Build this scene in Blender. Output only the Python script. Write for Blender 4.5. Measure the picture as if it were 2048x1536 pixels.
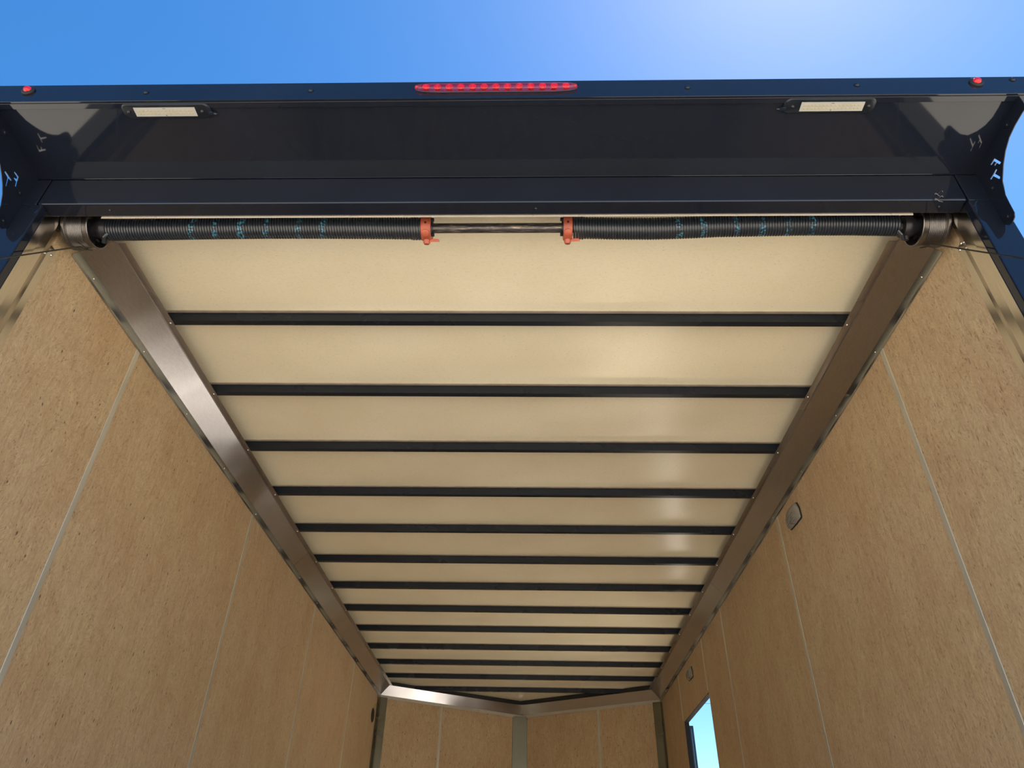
import bpy, bmesh, math, random
from mathutils import Vector, Matrix
random.seed(7)
PI = math.pi
for o in list(bpy.data.objects): bpy.data.objects.remove(o, do_unlink=True)
SC = bpy.context.scene
COL = SC.collection

# ------------------------------------------------------------------ camera
cam_d = bpy.data.cameras.new('camera'); cam = bpy.data.objects.new('camera', cam_d); COL.objects.link(cam)
cam_d.sensor_fit = 'HORIZONTAL'; cam_d.sensor_width = 36.0; cam_d.lens = 1427.9925 / 2048 * 36.0
cam_d.clip_start = 0.02; cam_d.clip_end = 2000
CR = Vector((0.99966569, 0.01961951, 0.0168398)); CU = Vector((-0.00188545, -0.59425512, 0.80427439)); CF = Vector((-0.02578661, 0.80403727, 0.59401947))
cam.matrix_world = Matrix(((CR.x, CU.x, -CF.x, 0.0849), (CR.y, CU.y, -CF.y, 0.0), (CR.z, CU.z, -CF.z, 1.45), (0, 0, 0, 1)))
SC.camera = cam

# ------------------------------------------------------------------ world, sun, exposure
SUN_EL, SUN_AZ = math.radians(66.0), math.radians(44.5)      # azimuth measured from +Y towards +X
w = bpy.data.worlds.new('sky'); SC.world = w; w.use_nodes = True
nt = w.node_tree; bg = nt.nodes['Background']
sky = nt.nodes.new('ShaderNodeTexSky'); sky.sky_type = 'NISHITA'; sky.sun_disc = False
sky.sun_elevation = SUN_EL; sky.sun_rotation = SUN_AZ; sky.air_density = 1.0; sky.dust_density = 0.22; sky.ozone_density = 1.5; sky.altitude = 200
hs = nt.nodes.new('ShaderNodeHueSaturation'); hs.inputs['Saturation'].default_value = 1.35
nt.links.new(sky.outputs[0], hs.inputs['Color']); nt.links.new(hs.outputs[0], bg.inputs[0]); bg.inputs[1].default_value = 0.15
sd = bpy.data.lights.new('sun', 'SUN'); so = bpy.data.objects.new('sun', sd); COL.objects.link(so)
sd.energy = 14.0; sd.angle = math.radians(0.53); sd.color = (1.0, 0.95, 0.87)
sdir = Vector((math.sin(SUN_AZ) * math.cos(SUN_EL), math.cos(SUN_AZ) * math.cos(SUN_EL), math.sin(SUN_EL)))
so.rotation_euler = sdir.to_track_quat('Z', 'Y').to_euler(); so.location = (4, 6, 12)
SC.view_settings.view_transform = 'Standard'; SC.view_settings.look = 'None'; SC.view_settings.gamma = 1
SC.view_settings.use_curve_mapping = False; SC.view_settings.exposure = 0.62
try:
    SC.cycles.max_bounces = 14; SC.cycles.diffuse_bounces = 8; SC.cycles.glossy_bounces = 6
except Exception: pass

# ------------------------------------------------------------------ dimensions (metres)
W = 1.2168            # half width between the wall boards
ZC = 3.034            # underside of the roof bows
ZW = 2.924            # lower edge of the cove trim
ZF = 0.55             # floor
ZS = 3.074            # roof skin
YR = 1.20             # rear face of the frame
YN_L, YN_R, YN_C = 6.60, 6.64, 7.342   # nose corners and nose centre

# ------------------------------------------------------------------ materials
def new_mat(name):
    m = bpy.data.materials.new(name); m.use_nodes = True
    n = m.node_tree; return m, n, n.nodes['Principled BSDF'], n.links
def setp(b, **k):
    for a, v in k.items():
        a = a.replace('_', ' ')
        if a in b.inputs: b.inputs[a].default_value = v
def N(n, t, **k):
    x = n.nodes.new(t)
    for a, v in k.items():
        if hasattr(x, a): setattr(x, a, v)
        else: x.inputs[a.replace('_', ' ')].default_value = v
    return x
def ramp(n, l, fac, stops):
    r = n.nodes.new('ShaderNodeValToRGB'); cr = r.color_ramp
    while len(cr.elements) > 1: cr.elements.remove(cr.elements[-1])
    cr.elements[0].position = stops[0][0]; cr.elements[0].color = (*stops[0][1], 1)
    for p, c in stops[1:]:
        e = cr.elements.new(p); e.color = (*c, 1)
    l.new(fac, r.inputs[0]); return r.outputs[0]
def mixc(n, l, fac, a, b, mode='MIX'):
    x = n.nodes.new('ShaderNodeMix'); x.data_type = 'RGBA'; x.blend_type = mode
    for i, v in ((0, fac), (6, a), (7, b)):
        if isinstance(v, (int, float)): x.inputs[i].default_value = v
        elif isinstance(v, tuple): x.inputs[i].default_value = (*v, 1)
        else: l.new(v, x.inputs[i])
    return x.outputs[2]
def math_(n, l, op, a, b=0.0):
    x = n.nodes.new('ShaderNodeMath'); x.operation = op
    for i, v in ((0, a), (1, b)):
        if isinstance(v, (int, float)): x.inputs[i].default_value = v
        else: l.new(v, x.inputs[i])
    return x.outputs[0]
def mapping(n, l, src, scale=(1, 1, 1), rot=(0, 0, 0), loc=(0, 0, 0)):
    m = n.nodes.new('ShaderNodeMapping'); m.inputs['Scale'].default_value = scale; m.inputs['Rotation'].default_value = rot; m.inputs['Location'].default_value = loc
    l.new(src, m.inputs[0]); return m.outputs[0]
def noise(n, l, vec, scale, detail=2.0, rough=0.5, dist=0.0):
    x = N(n, 'ShaderNodeTexNoise', Scale=scale, Detail=detail, Roughness=rough, Distortion=dist); l.new(vec, x.inputs['Vector']); return x.outputs[0]
def bump(n, l, b, h, strength, dist=0.001):
    x = n.nodes.new('ShaderNodeBump'); x.inputs['Strength'].default_value = strength; x.inputs['Distance'].default_value = dist
    l.new(h, x.inputs['Height']); l.new(x.outputs[0], b.inputs['Normal'])

def simple(name, col, rough=0.5, metal=0.0, var=0.12, scale=30.0, stretch=(1, 1, 1), bmp=0.0, coat=0.0, spec=0.5):
    m, n, b, l = new_mat(name)
    g = n.nodes.new('ShaderNodeNewGeometry')
    v = mapping(n, l, g.outputs['Position'], stretch)
    f = noise(n, l, v, scale, 4.0)
    lo = tuple(c * (1 - var) for c in col); hi = tuple(min(1, c * (1 + var)) for c in col)
    l.new(ramp(n, l, f, [(0.3, lo), (0.7, hi)]), b.inputs['Base Color'])
    setp(b, Metallic=metal, Coat_Weight=coat, Coat_Roughness=0.03)
    b.inputs['Specular IOR Level'].default_value = spec
    r = ramp(n, l, f, [(0.3, (rough * 0.85,) * 3), (0.7, (min(1, rough * 1.15),) * 3)]); l.new(r, b.inputs['Roughness'])
    if bmp: bump(n, l, b, f, bmp)
    return m

def board_material():
    m, n, b, l = new_mat('fibre_board')
    g = n.nodes.new('ShaderNodeNewGeometry'); P = g.outputs['Position']
    # strands lying in several directions, the vertical one commonest
    warp = noise(n, l, P, 9.0, 2.0)
    wv = n.nodes.new('ShaderNodeVectorMath'); wv.operation = 'MULTIPLY_ADD'
    wn = N(n, 'ShaderNodeTexNoise', Scale=14.0, Detail=2.0); l.new(P, wn.inputs['Vector'])
    l.new(wn.outputs['Color'], wv.inputs[0]); wv.inputs[1].default_value = (0.016, 0.016, 0.016); l.new(P, wv.inputs[2])
    Q = wv.outputs[0]
    layers = []
    for rx, sc in ((0.0, 1.0), (0.75, 1.0), (-0.7, 1.1), (0.25, 1.3)):
        r = mapping(n, l, Q, (1, 1, 1), (rx, 0, 0))
        s = mapping(n, l, r, (620 * sc, 620 * sc, 60 * sc))
        layers.append(noise(n, l, s, 1.0, 3.0, 0.6))
    sel1 = ramp(n, l, noise(n, l, P, 22.0, 1.0), [(0.46, (0, 0, 0)), (0.54, (1, 1, 1))])
    sel2 = ramp(n, l, noise(n, l, mapping(n, l, P, (1, 1, 1), loc=(5, 3, 1)), 26.0, 1.0), [(0.5, (0, 0, 0)), (0.6, (1, 1, 1))])
    sel3 = ramp(n, l, noise(n, l, mapping(n, l, P, (1, 1, 1), loc=(1, 9, 4)), 17.0, 1.0), [(0.5, (0, 0, 0)), (0.56, (1, 1, 1))])
    f = mixc(n, l, sel1, layers[0], layers[1]); f = mixc(n, l, sel2, f, layers[2]); f = mixc(n, l, sel3, f, layers[3])
    base = ramp(n, l, f, [(0.26, (0.24, 0.155, 0.085)), (0.42, (0.425, 0.310, 0.180)), (0.58, (0.50, 0.375, 0.228)), (0.76, (0.60, 0.47, 0.305))])
    mot = noise(n, l, mapping(n, l, P, (1, 1, 0.6)), 5.0, 4.0, 0.6)
    base = mixc(n, l, ramp(n, l, mot, [(0.42, (0, 0, 0)), (0.68, (0.55, 0.55, 0.55))]), base, mixc(n, l, 1.0, base, (0.88, 0.76, 0.70), 'MULTIPLY'))
    # single larger chips, each with a tone of its own
    for rx, loc in ((0.5, (2, 2, 2)), (-0.6, (6, 1, 3))):
        vc = N(n, 'ShaderNodeTexVoronoi', Scale=1.0); l.new(mapping(n, l, Q, (150, 150, 26), (rx, 0, 0), loc), vc.inputs['Vector'])
        sc_ = n.nodes.new('ShaderNodeSeparateColor'); l.new(vc.outputs['Color'], sc_.inputs[0])
        base = mixc(n, l, 1.0, base, ramp(n, l, sc_.outputs[0], [(0.0, (0.90, 0.87, 0.85)), (0.2, (0.98, 0.975, 0.97)), (0.75, (1.0, 1.0, 1.0)), (1.0, (1.06, 1.065, 1.06))]), 'MULTIPLY')
    # reddish and dark flecks of bark, sparse and irregular
    def flecks(scale, st, thr, rare, loc):
        v = N(n, 'ShaderNodeTexVoronoi', Scale=scale); v.inputs['Randomness'].default_value = 1.0
        l.new(mapping(n, l, Q, (1, 1, st), loc=loc), v.inputs['Vector'])
        d = n.nodes.new('ShaderNodeMapRange'); d.inputs[1].default_value = thr * 0.55; d.inputs[2].default_value = thr; d.inputs[3].default_value = 1; d.inputs[4].default_value = 0
        jag = noise(n, l, mapping(n, l, P, (500, 500, 180)), 1.0, 1.0)
        dd = math_(n, l, 'ADD', v.outputs['Distance'], math_(n, l, 'MULTIPLY', math_(n, l, 'SUBTRACT', jag, 0.5), thr * 1.2))
        l.new(dd, d.inputs[0])
        sep = n.nodes.new('ShaderNodeSeparateColor'); l.new(v.outputs['Color'], sep.inputs[0])
        return math_(n, l, 'MULTIPLY', d.outputs[0], math_(n, l, 'GREATER_THAN', sep.outputs[0], rare))
    f1 = flecks(150.0, 0.5, 0.32, 0.80, (0, 0, 0)); f2 = flecks(50.0, 0.5, 0.17, 0.66, (3, 1, 7)); f3 = flecks(66.0, 0.2, 0.17, 0.80, (8, 2, 2))
    base = mixc(n, l, math_(n, l, 'MULTIPLY', f1, 0.52), base, (0.12, 0.062, 0.036))
    base = mixc(n, l, math_(n, l, 'MULTIPLY', f2, 0.85), base, (0.045, 0.030, 0.028))
    base = mixc(n, l, math_(n, l, 'MULTIPLY', f3, 0.6), base, (0.16, 0.085, 0.055))
    l.new(base, b.inputs['Base Color']); setp(b, Roughness=0.55); b.inputs['Specular IOR Level'].default_value = 0.35
    bump(n, l, b, f, 0.25, 0.001)
    return m

def roof_skin_material():
    m, n, b, l = new_mat('cream_roof_skin')
    g = n.nodes.new('ShaderNodeNewGeometry'); P = g.outputs['Position']
    a = noise(n, l, P, 3.2, 4.0); f = noise(n, l, mapping(n, l, P, (110, 260, 180)), 1.0, 3.0, 0.65)
    c = ramp(n, l, a, [(0.3, (0.85, 0.775, 0.57)), (0.7, (0.91, 0.84, 0.64))])
    c = mixc(n, l, ramp(n, l, f, [(0.34, (0.16, 0.16, 0.16)), (0.50, (0, 0, 0))]), c, (0.52, 0.44, 0.30))
    v = N(n, 'ShaderNodeTexVoronoi', Scale=42.0); l.new(mapping(n, l, P, (1, 1.6, 1)), v.inputs['Vector'])
    sep = n.nodes.new('ShaderNodeSeparateColor'); l.new(v.outputs['Color'], sep.inputs[0])
    sp = math_(n, l, 'MULTIPLY', math_(n, l, 'LESS_THAN', v.outputs['Distance'], 0.075), math_(n, l, 'GREATER_THAN', sep.outputs[1], 0.55))
    c = mixc(n, l, math_(n, l, 'MULTIPLY', sp, 0.45), c, (0.25, 0.19, 0.12))
    l.new(c, b.inputs['Base Color'])
    setp(b, Roughness=0.24, Metallic=0.0); b.inputs['Specular IOR Level'].default_value = 0.7
    bump(n, l, b, f, 0.10, 0.0006)
    return m

def metal_mat(name, col, rough, var=0.1, streak=(3, 3, 3), wave=0.0):
    m, n, b, l = new_mat(name)
    g = n.nodes.new('ShaderNodeNewGeometry'); P = g.outputs['Position']
    s = noise(n, l, mapping(n, l, P, streak), 40.0, 4.0, 0.6); big = noise(n, l, P, 2.5, 2.0)
    l.new(ramp(n, l, s, [(0.3, tuple(c * (1 - var) for c in col)), (0.7, tuple(min(1, c * (1 + var)) for c in col))]), b.inputs['Base Color'])
    l.new(ramp(n, l, big, [(0.35, (rough * 0.75,) * 3), (0.65, (rough * 1.3,) * 3)]), b.inputs['Roughness'])
    setp(b, Metallic=1.0)
    if wave: bump(n, l, b, noise(n, l, P, 4.0, 1.0), wave, 0.02)
    return m

def spring_material():
    m, n, b, l = new_mat('oiled_spring_steel')
    g = n.nodes.new('ShaderNodeNewGeometry'); P = g.outputs['Position']
    sx = n.nodes.new('ShaderNodeSeparateXYZ'); l.new(P, sx.inputs[0])
    x = math_(n, l, 'ABSOLUTE', sx.outputs[0])
    # hand dabbed turquoise marker stripes at a few stations along each coil, printed on the wire
    tot = None
    for xc, hw in ((0.84, 0.008), (0.775, 0.007), (0.705, 0.009), (0.635, 0.007), (0.545, 0.008), (0.478, 0.009)):
        t = math_(n, l, 'LESS_THAN', math_(n, l, 'ABSOLUTE', math_(n, l, 'SUBTRACT', math_(n, l, 'ADD', x, math_(n, l, 'MULTIPLY', sx.outputs[2], 0.25)), xc + 0.74)), hw)
        tot = t if tot is None else math_(n, l, 'ADD', tot, t)
    br = math_(n, l, 'GREATER_THAN', noise(n, l, mapping(n, l, P, (130, 200, 200)), 1.0, 1.0), 0.56)
    msk = math_(n, l, 'MULTIPLY', tot, br)
    c = mixc(n, l, math_(n, l, 'MULTIPLY', msk, 0.9), (0.016, 0.021, 0.030), (0.05, 0.24, 0.36))
    l.new(c, b.inputs['Base Color']); setp(b, Roughness=0.32, Metallic=0.0); b.inputs['Specular IOR Level'].default_value = 0.75
    return m

def shaft_material():
    m, n, b, l = new_mat('worn_tube_steel')
    g = n.nodes.new('ShaderNodeNewGeometry'); P = g.outputs['Position']
    s = noise(n, l, mapping(n, l, P, (30, 220, 220), (0, 0.0, 0.6)), 1.0, 3.0, 0.6)
    l.new(ramp(n, l, s, [(0.4, (0.075, 0.070, 0.075)), (0.56, (0.14, 0.125, 0.115)), (0.68, (0.36, 0.30, 0.23))]), b.inputs['Base Color'])
    setp(b, Roughness=0.38, Metallic=0.75)
    return m

def ground_material():
    m, n, b, l = new_mat('pale_gravel')
    g = n.nodes.new('ShaderNodeNewGeometry'); P = g.outputs['Position']
    a = noise(n, l, P, 0.6, 5.0, 0.6); f = noise(n, l, P, 60.0, 3.0, 0.7)
    c = ramp(n, l, a, [(0.35, (0.42, 0.37, 0.30)), (0.65, (0.52, 0.47, 0.39))])
    c = mixc(n, l, 0.4, c, ramp(n, l, f, [(0.35, (0.22, 0.19, 0.16)), (0.65, (0.62, 0.57, 0.50))]))
    l.new(c, b.inputs['Base Color']); setp(b, Roughness=0.9); bump(n, l, b, f, 0.4, 0.01)
    return m

def red_lens():
    m, n, b, l = new_mat('red_lens')
    g = n.nodes.new('ShaderNodeNewGeometry'); P = g.outputs['Position']
    f = noise(n, l, mapping(n, l, P, (1, 1, 1)), 140.0, 2.0)
    l.new(ramp(n, l, f, [(0.35, (0.80, 0.06, 0.12)), (0.65, (0.95, 0.12, 0.20))]), b.inputs['Base Color'])
    setp(b, Roughness=0.04, Transmission_Weight=0.93, IOR=1.45)
    return m

M = {
    'board': board_material(), 'skin': roof_skin_material(), 'ground': ground_material(),
    'cove': metal_mat('mill_aluminium', (0.50, 0.495, 0.51), 0.20, 0.07, (6, 1, 6), 0.10),
    'lip': metal_mat('folded_aluminium_edge', (0.40, 0.385, 0.39), 0.26, 0.08, (6, 1, 6), 0.05),
    'flange': metal_mat('aluminium_flange', (0.37, 0.39, 0.40), 0.20, 0.10, (6, 1, 6), 0.08),
    'strip': simple('satin_aluminium_strip', (0.56, 0.54, 0.46), 0.34, 0.55, 0.06, 6.0, (1, 1, .3)),
    'post': metal_mat('aluminium_corner_post', (0.24, 0.235, 0.19), 0.28, 0.08, (6, 6, 0.5), 0.05),
    'jamb': metal_mat('brushed_jamb_steel', (0.60, 0.56, 0.50), 0.17, 0.06, (6, 6, 0.4), 0.10),
    'screw': metal_mat('zinc_screw', (0.78, 0.77, 0.75), 0.18, 0.04),
    'black': simple('gloss_black_paint', (0.008, 0.011, 0.019), 0.06, 0, 0.2, 2.0, spec=0.45),
    'blackrough': simple('black_plastic', (0.008, 0.011, 0.017), 0.35, 0, 0.2, 40.0, spec=.35),
    'bow': simple('black_bow_paint', (0.009, 0.013, 0.020), 0.28, 0, 0.1, 3.0, spec=.28),
    'rail': simple('dark_frame_paint', (0.012, 0.013, 0.014), 0.4, 0, 0.2, 8.0),
    'tape': simple('bow_bedding_tape', (0.30, 0.25, 0.20), 0.5, 0, 0.15, 20.0),
    'spring': spring_material(), 'shaft': shaft_material(),
    'orange': simple('orange_cast_paint', (0.38, 0.085, 0.045), 0.42, 0, 0.18, 60.0, bmp=0.15),
    'drum': metal_mat('cast_aluminium', (0.20, 0.19, 0.185), 0.34, 0.12),
    'darksteel': simple('dark_cast_steel', (0.022, 0.022, 0.026), 0.38, 0.3, 0.3, 60.0, bmp=0.2),
    'lampbase': simple('dark_lamp_base', (0.05, 0.055, 0.085), 0.4),
    'wire': simple('dark_insulated_wire', (0.05, 0.05, 0.07), 0.8, spec=0.1), 'matt': simple('matt_black_frame', (0.012, 0.012, 0.014), 0.8, spec=0.08),
    'cable': metal_mat('steel_cable', (0.16, 0.15, 0.14), 0.4, 0.3, (60, 60, 60)),
    'floor': simple('plywood_floor', (0.72, 0.60, 0.43), 0.6, 0, 0.2, 6.0, (6, 1, 1)),
    'ramp': simple('ramp_decking', (0.50, 0.43, 0.34), 0.7, 0, 0.2, 6.0, (1, 8, 1)),
    'white': simple('white_circuit_board', (0.36, 0.36, 0.335), 0.4, 0, 0.04, 30.0),
    'phosphor': simple('yellow_phosphor', (0.42, 0.36, 0.18), 0.4, 0, 0.05, 30.0),
    'print': simple('dark_print', (0.12, 0.12, 0.12), 0.5, 0, 0.1),
    'vent': simple('grey_plastic', (0.22, 0.205, 0.18), 0.30, 0, 0.08, 30.0),
    'hole': simple('black_rubber_and_hole_shade', (0.008, 0.009, 0.008), 0.6, 0, 0.2),  # rubber parts, and flat discs coloured black for the shade in holes
    'lens': red_lens(), 'red': simple('red_reflector', (0.85, 0.05, 0.07), 0.25, 0, 0.15, 200.0),
    'hem': simple('cream_hem', (0.66, 0.60, 0.52), 0.3, 0.3, 0.05, 10.0),
    'body': simple('body_skin_paint', (0.009, 0.012, 0.019), 0.12, 0, 0.2, 2.0),
}

# ------------------------------------------------------------------ mesh helpers
class MB:
    def __init__(s): s.v = []; s.f = []; s.sm = False
    def add(s, vs, fs):
        k = len(s.v); s.v += [tuple(p) for p in vs]; s.f += [tuple(i + k for i in f) for f in fs]; return s
    def box(s, x0, x1, y0, y1, z0, z1):
        vs = [(x, y, z) for z in (z0, z1) for y in (y0, y1) for x in (x0, x1)]
        return s.add(vs, [(0, 2, 3, 1), (4, 5, 7, 6), (0, 1, 5, 4), (2, 6, 7, 3), (0, 4, 6, 2), (1, 3, 7, 5)])
    def prism(s, pts, a, b):          # pts = closed outline at start offset a, same outline at b (both vectors)
        n = len(pts); A = [tuple(Vector(p) + Vector(a)) for p in pts]; B = [tuple(Vector(p) + Vector(b)) for p in pts]
        return s.add(A + B, [tuple(range(n - 1, -1, -1)), tuple(range(n, 2 * n))] + [(i, (i + 1) % n, n + (i + 1) % n, n + i) for i in range(n)])
    def hexa(s, q):                    # eight corners, bottom ring then top ring
        return s.add(q, [(3, 2, 1, 0), (4, 5, 6, 7), (0, 1, 5, 4), (1, 2, 6, 5), (2, 3, 7, 6), (3, 0, 4, 7)])
    def tube(s, path, r, seg=10, cap=True, rr=None):
        path = [Vector(p) for p in path]; n = len(path); k = len(s.v); up = None
        for i, p in enumerate(path):
            t = (path[min(i + 1, n - 1)] - path[max(i - 1, 0)]).normalized()
            if up is None: up = t.orthogonal().normalized()
            up = (up - t * up.dot(t)).normalized(); sd_ = t.cross(up); R_ = rr[i] if rr else r
            for j in range(seg):
                a = 2 * PI * j / seg; s.v.append(tuple(p + up * (math.cos(a) * R_) + sd_ * (math.sin(a) * R_)))
        for i in range(n - 1):
            for j in range(seg):
                s.f.append((k + i * seg + j, k + i * seg + (j + 1) % seg, k + (i + 1) * seg + (j + 1) % seg, k + (i + 1) * seg + j))
        if cap:
            s.f.append(tuple(k + j for j in range(seg - 1, -1, -1))); s.f.append(tuple(k + (n - 1) * seg + j for j in range(seg)))
        return s
    def lathe(s, prof, c, ax, seg=32):   # prof = [(t along ax, r)], closed ends where r == 0
        ax = Vector(ax).normalized(); u = ax.orthogonal().normalized(); v = ax.cross(u); c = Vector(c); k = len(s.v)
        for t, r in prof:
            for j in range(seg):
                a = 2 * PI * j / seg; s.v.append(tuple(c + ax * t + u * (math.cos(a) * r) + v * (math.sin(a) * r)))
        for i in range(len(prof) - 1):
            for j in range(seg):
                s.f.append((k + i * seg + j, k + i * seg + (j + 1) % seg, k + (i + 1) * seg + (j + 1) % seg, k + (i + 1) * seg + j))
        return s
    def mesh(s, name, mat, org, bevel=0.0, smooth=False, bseg=2):
        me = bpy.data.meshes.new(name)
        me.from_pydata([tuple(Vector(p) - Vector(org)) for p in s.v], [], s.f)
        bm = bmesh.new(); bm.from_mesh(me); bmesh.ops.remove_doubles(bm, verts=bm.verts, dist=1e-6)
        bmesh.ops.recalc_face_normals(bm, faces=bm.faces)
        if bevel: bmesh.ops.bevel(bm, geom=[e for e in bm.edges if len(e.link_faces) == 2 and e.calc_face_angle(0) > 0.5], offset=bevel, segments=bseg, affect='EDGES', profile=0.5, clamp_overlap=True)
        bm.to_mesh(me); bm.free()
        if smooth or (bevel and len(s.v) < 0):
            for p in me.polygons: p.use_smooth = True
            try: me.set_sharp_from_angle(angle=math.radians(40 if not bevel else 50))
            except Exception: pass
        me.materials.append(M[mat]); me.update(); return me
    def build(s, name, mat, parent=None, bevel=0.0, smooth=False, bseg=2, org=None):
        if org is None: org = wloc(parent) if parent else (0, 0, 0)
        me = s.mesh(name, mat, org, bevel, smooth, bseg)
        o = bpy.data.objects.new(name, me); COL.objects.link(o)
        if parent: o.parent = parent; o.location = Vector(org) - wloc(parent)
        else: o.location = org
        return o
def wloc(o):
    v = Vector(o.location)
    while o.parent: o = o.parent; v += Vector(o.location)
    return v
def empty(name, loc=(0, 0, 0)):
    o = bpy.data.objects.new(name, None); COL.objects.link(o); o.location = loc; o.empty_display_size = 0.05; return o
def tag(o, label=None, cat=None, group=None, kind=None):
    for k, v in (('label', label), ('category', cat), ('group', group), ('kind', kind)):
        if v: o[k] = v
    return o
def dup(o, parent, loc):
    c = o.copy(); COL.objects.link(c); c.parent = parent; c.location = Vector(loc) - (wloc(parent) if parent else Vector((0, 0, 0))); return c
def dome_mesh(name, nrm, r, h, mat, seg=12, washer=0.0):
    b = MB(); pr = []
    if washer: pr += [(0, washer), (0.0012, washer), (0.0014, r)]
    pr += [(h * math.sin(a), r * math.cos(a)) for a in (0, 0.4, 0.8, 1.15, 1.5)]
    b.lathe(pr, (0, 0, 0), nrm, seg); return b.mesh(name, mat, (0, 0, 0), smooth=True)
def put(name, me, parent, loc):
    o = bpy.data.objects.new(name, me); COL.objects.link(o)
    if parent: o.parent = parent; o.location = Vector(loc) - wloc(parent)
    else: o.location = loc
    return o
def outline_plate(name, mat, outer, holes, x0, thick, parent):
    """flat plate in the YZ plane at x0 with cut-out holes"""
    cu = bpy.data.curves.new('tmp', 'CURVE'); cu.dimensions = '2D'; cu.fill_mode = 'BOTH'; cu.extrude = thick / 2
    for pts in [outer] + holes:
        sp = cu.splines.new('POLY'); sp.points.add(len(pts) - 1)
        for i, (a, c) in enumerate(pts): sp.points[i].co = (a, c, 0, 1)
        sp.use_cyclic_u = True
    t = bpy.data.objects.new('tmp', cu); COL.objects.link(t)
    dg = bpy.context.evaluated_depsgraph_get(); me = bpy.data.meshes.new_from_object(t.evaluated_get(dg))
    bpy.data.objects.remove(t, do_unlink=True); org = wloc(parent)
    for v in me.vertices: v.co = Vector((x0 + v.co.z, v.co.x, v.co.y)) - org
    bm = bmesh.new(); bm.from_mesh(me); bmesh.ops.recalc_face_normals(bm, faces=bm.faces); bm.to_mesh(me); bm.free()
    me.name = name; me.materials.clear(); me.materials.append(M[mat])
    o = bpy.data.objects.new(name, me); COL.objects.link(o); o.parent = parent; return o

# ------------------------------------------------------------------ ground, floor, ramp
g = MB().box(-150, 150, -150, 150, -0.2, 0).build('ground', 'ground'); tag(g, kind='structure')
fl = MB().add([(-W - .03, YR, z) for z in (ZF - .12, ZF)] + [(W + .03, YR, z) for z in (ZF - .12, ZF)] + [(W + .03, YN_R, z) for z in (ZF - .12, ZF)] + [(0, YN_C + .03, z) for z in (ZF - .12, ZF)] + [(-W - .03, YN_L, z) for z in (ZF - .12, ZF)],
              [(0, 2, 4, 6, 8), (1, 9, 7, 5, 3), (0, 1, 3, 2), (2, 3, 5, 4), (4, 5, 7, 6), (6, 7, 9, 8), (8, 9, 1, 0)]).build('floor', 'floor'); tag(fl, kind='structure')
MB().hexa([(-1.18, -.95, .0), (1.18, -.95, .0), (1.18, 1.195, .46), (-1.18, 1.195, .46), (-1.18, -.95, .06), (1.18, -.95, .06), (1.18, 1.195, .53), (-1.18, 1.195, .53)]).build('ramp', 'ramp', fl)

# ------------------------------------------------------------------ walls
def wall(name, side, segs, yend, seams):
    s = side
    root = empty(name, (s * W, 1.3, ZF)); tag(root, kind='structure')
    sk = MB()
    if s < 0: sk.box(-W - .030, -W - .0105, 1.25, yend + .17, ZF - .12, ZS)
    else:
        for (a, b_, c, d) in ((1.25, 4.815, ZF - .12, ZS), (5.70, yend + .17, ZF - .12, ZS), (4.815, 5.70, 2.587, ZS), (4.815, 5.70, ZF - .12, ZF)):
            sk.box(W + .0105, W + .030, a, b_, c, d)
    sk.build('outer_skin', 'body', root)
    for (a, b_, z0, z1) in segs:
        x = sorted((s * W, s * (W + .010)))
        MB().box(x[0], x[1], a, b_, z0, z1).build('board_panel', 'board', root)
    for (y, z0) in seams:
        xs = sorted((s * (W - .0018), s * (W + .001)))
        MB().box(xs[0], xs[1], y - .0105, y + .0105, z0, ZW + .012).build('seam_strip', 'strip', root, bevel=.0009, bseg=1)
    return root
ztop = 3.03
SL = [1.816, 3.037, 4.255, 5.474]
wl = wall('wall_left', -1, [(1.303, SL[0] - .003, ZF, ztop), (SL[0] + .003, SL[1] - .003, ZF, ztop), (SL[1] + .003, SL[2] - .003, ZF, ztop), (SL[2] + .003, SL[3] - .003, ZF, ztop), (SL[3] + .003, YN_L, ZF, ztop)], YN_L, [(y, ZF) for y in SL])
SR = [1.810, 3.022, 4.250]
wr = wall('wall_right', 1, [(1.303, SR[0] - .003, ZF, ztop), (SR[0] + .003, SR[1] - .003, ZF, ztop), (SR[1] + .003, SR[2] - .003, ZF, ztop), (SR[2] + .003, 4.815, ZF, ztop), (4.818, 5.697, 2.587, ztop), (5.70, YN_R, ZF, ztop)], YN_R, [(y, ZF) for y in SR] + [(4.835, 2.60), (5.735, 2.60)])

# pointed front (nose) walls
def nose_wall(name, P, Q, f_seam):
    P = Vector(P); Q = Vector(Q); d = (Q - P).normalized(); n = Vector((-d.y, d.x, 0))
    if n.y < 0: n = -n
    L = (Q - P).length; root = empty(name, (P.x, P.y, ZF)); tag(root, kind='structure')
    def slab(t0, t1, z0, z1, o0, o1, nm, mat, bev=0.0):
        q = []
        for z in (z0, z1):
            for (t, o) in ((t0, o0), (t1, o0), (t1, o1), (t0, o1)):
                p = P + d * t + n * o; q.append((p.x, p.y, z))
        return MB().hexa(q).build(nm, mat, root, bevel=bev, bseg=1)
    slab(-.10, L + .09, ZF - .12, ZS + .02, .165, .185, 'outer_skin', 'body')
    ts = L * f_seam
    slab(0, ts - .003, ZF, 3.0, 0, .010, 'board_panel', 'board'); slab(ts + .003, L, ZF, 3.0, 0, .010, 'board_panel', 'board')
    slab(ts - .011, ts + .011, ZF, ZW, -.0018, .001, 'seam_strip', 'strip', .0008)
    return root, P, d, n, L
nl = nose_wall('wall_front_left', (-W, YN_L, 0), (0, YN_C, 0), 0.415)
nr = nose_wall('wall_front_right', (W, YN_R, 0), (0, YN_C, 0), 0.426)

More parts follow.
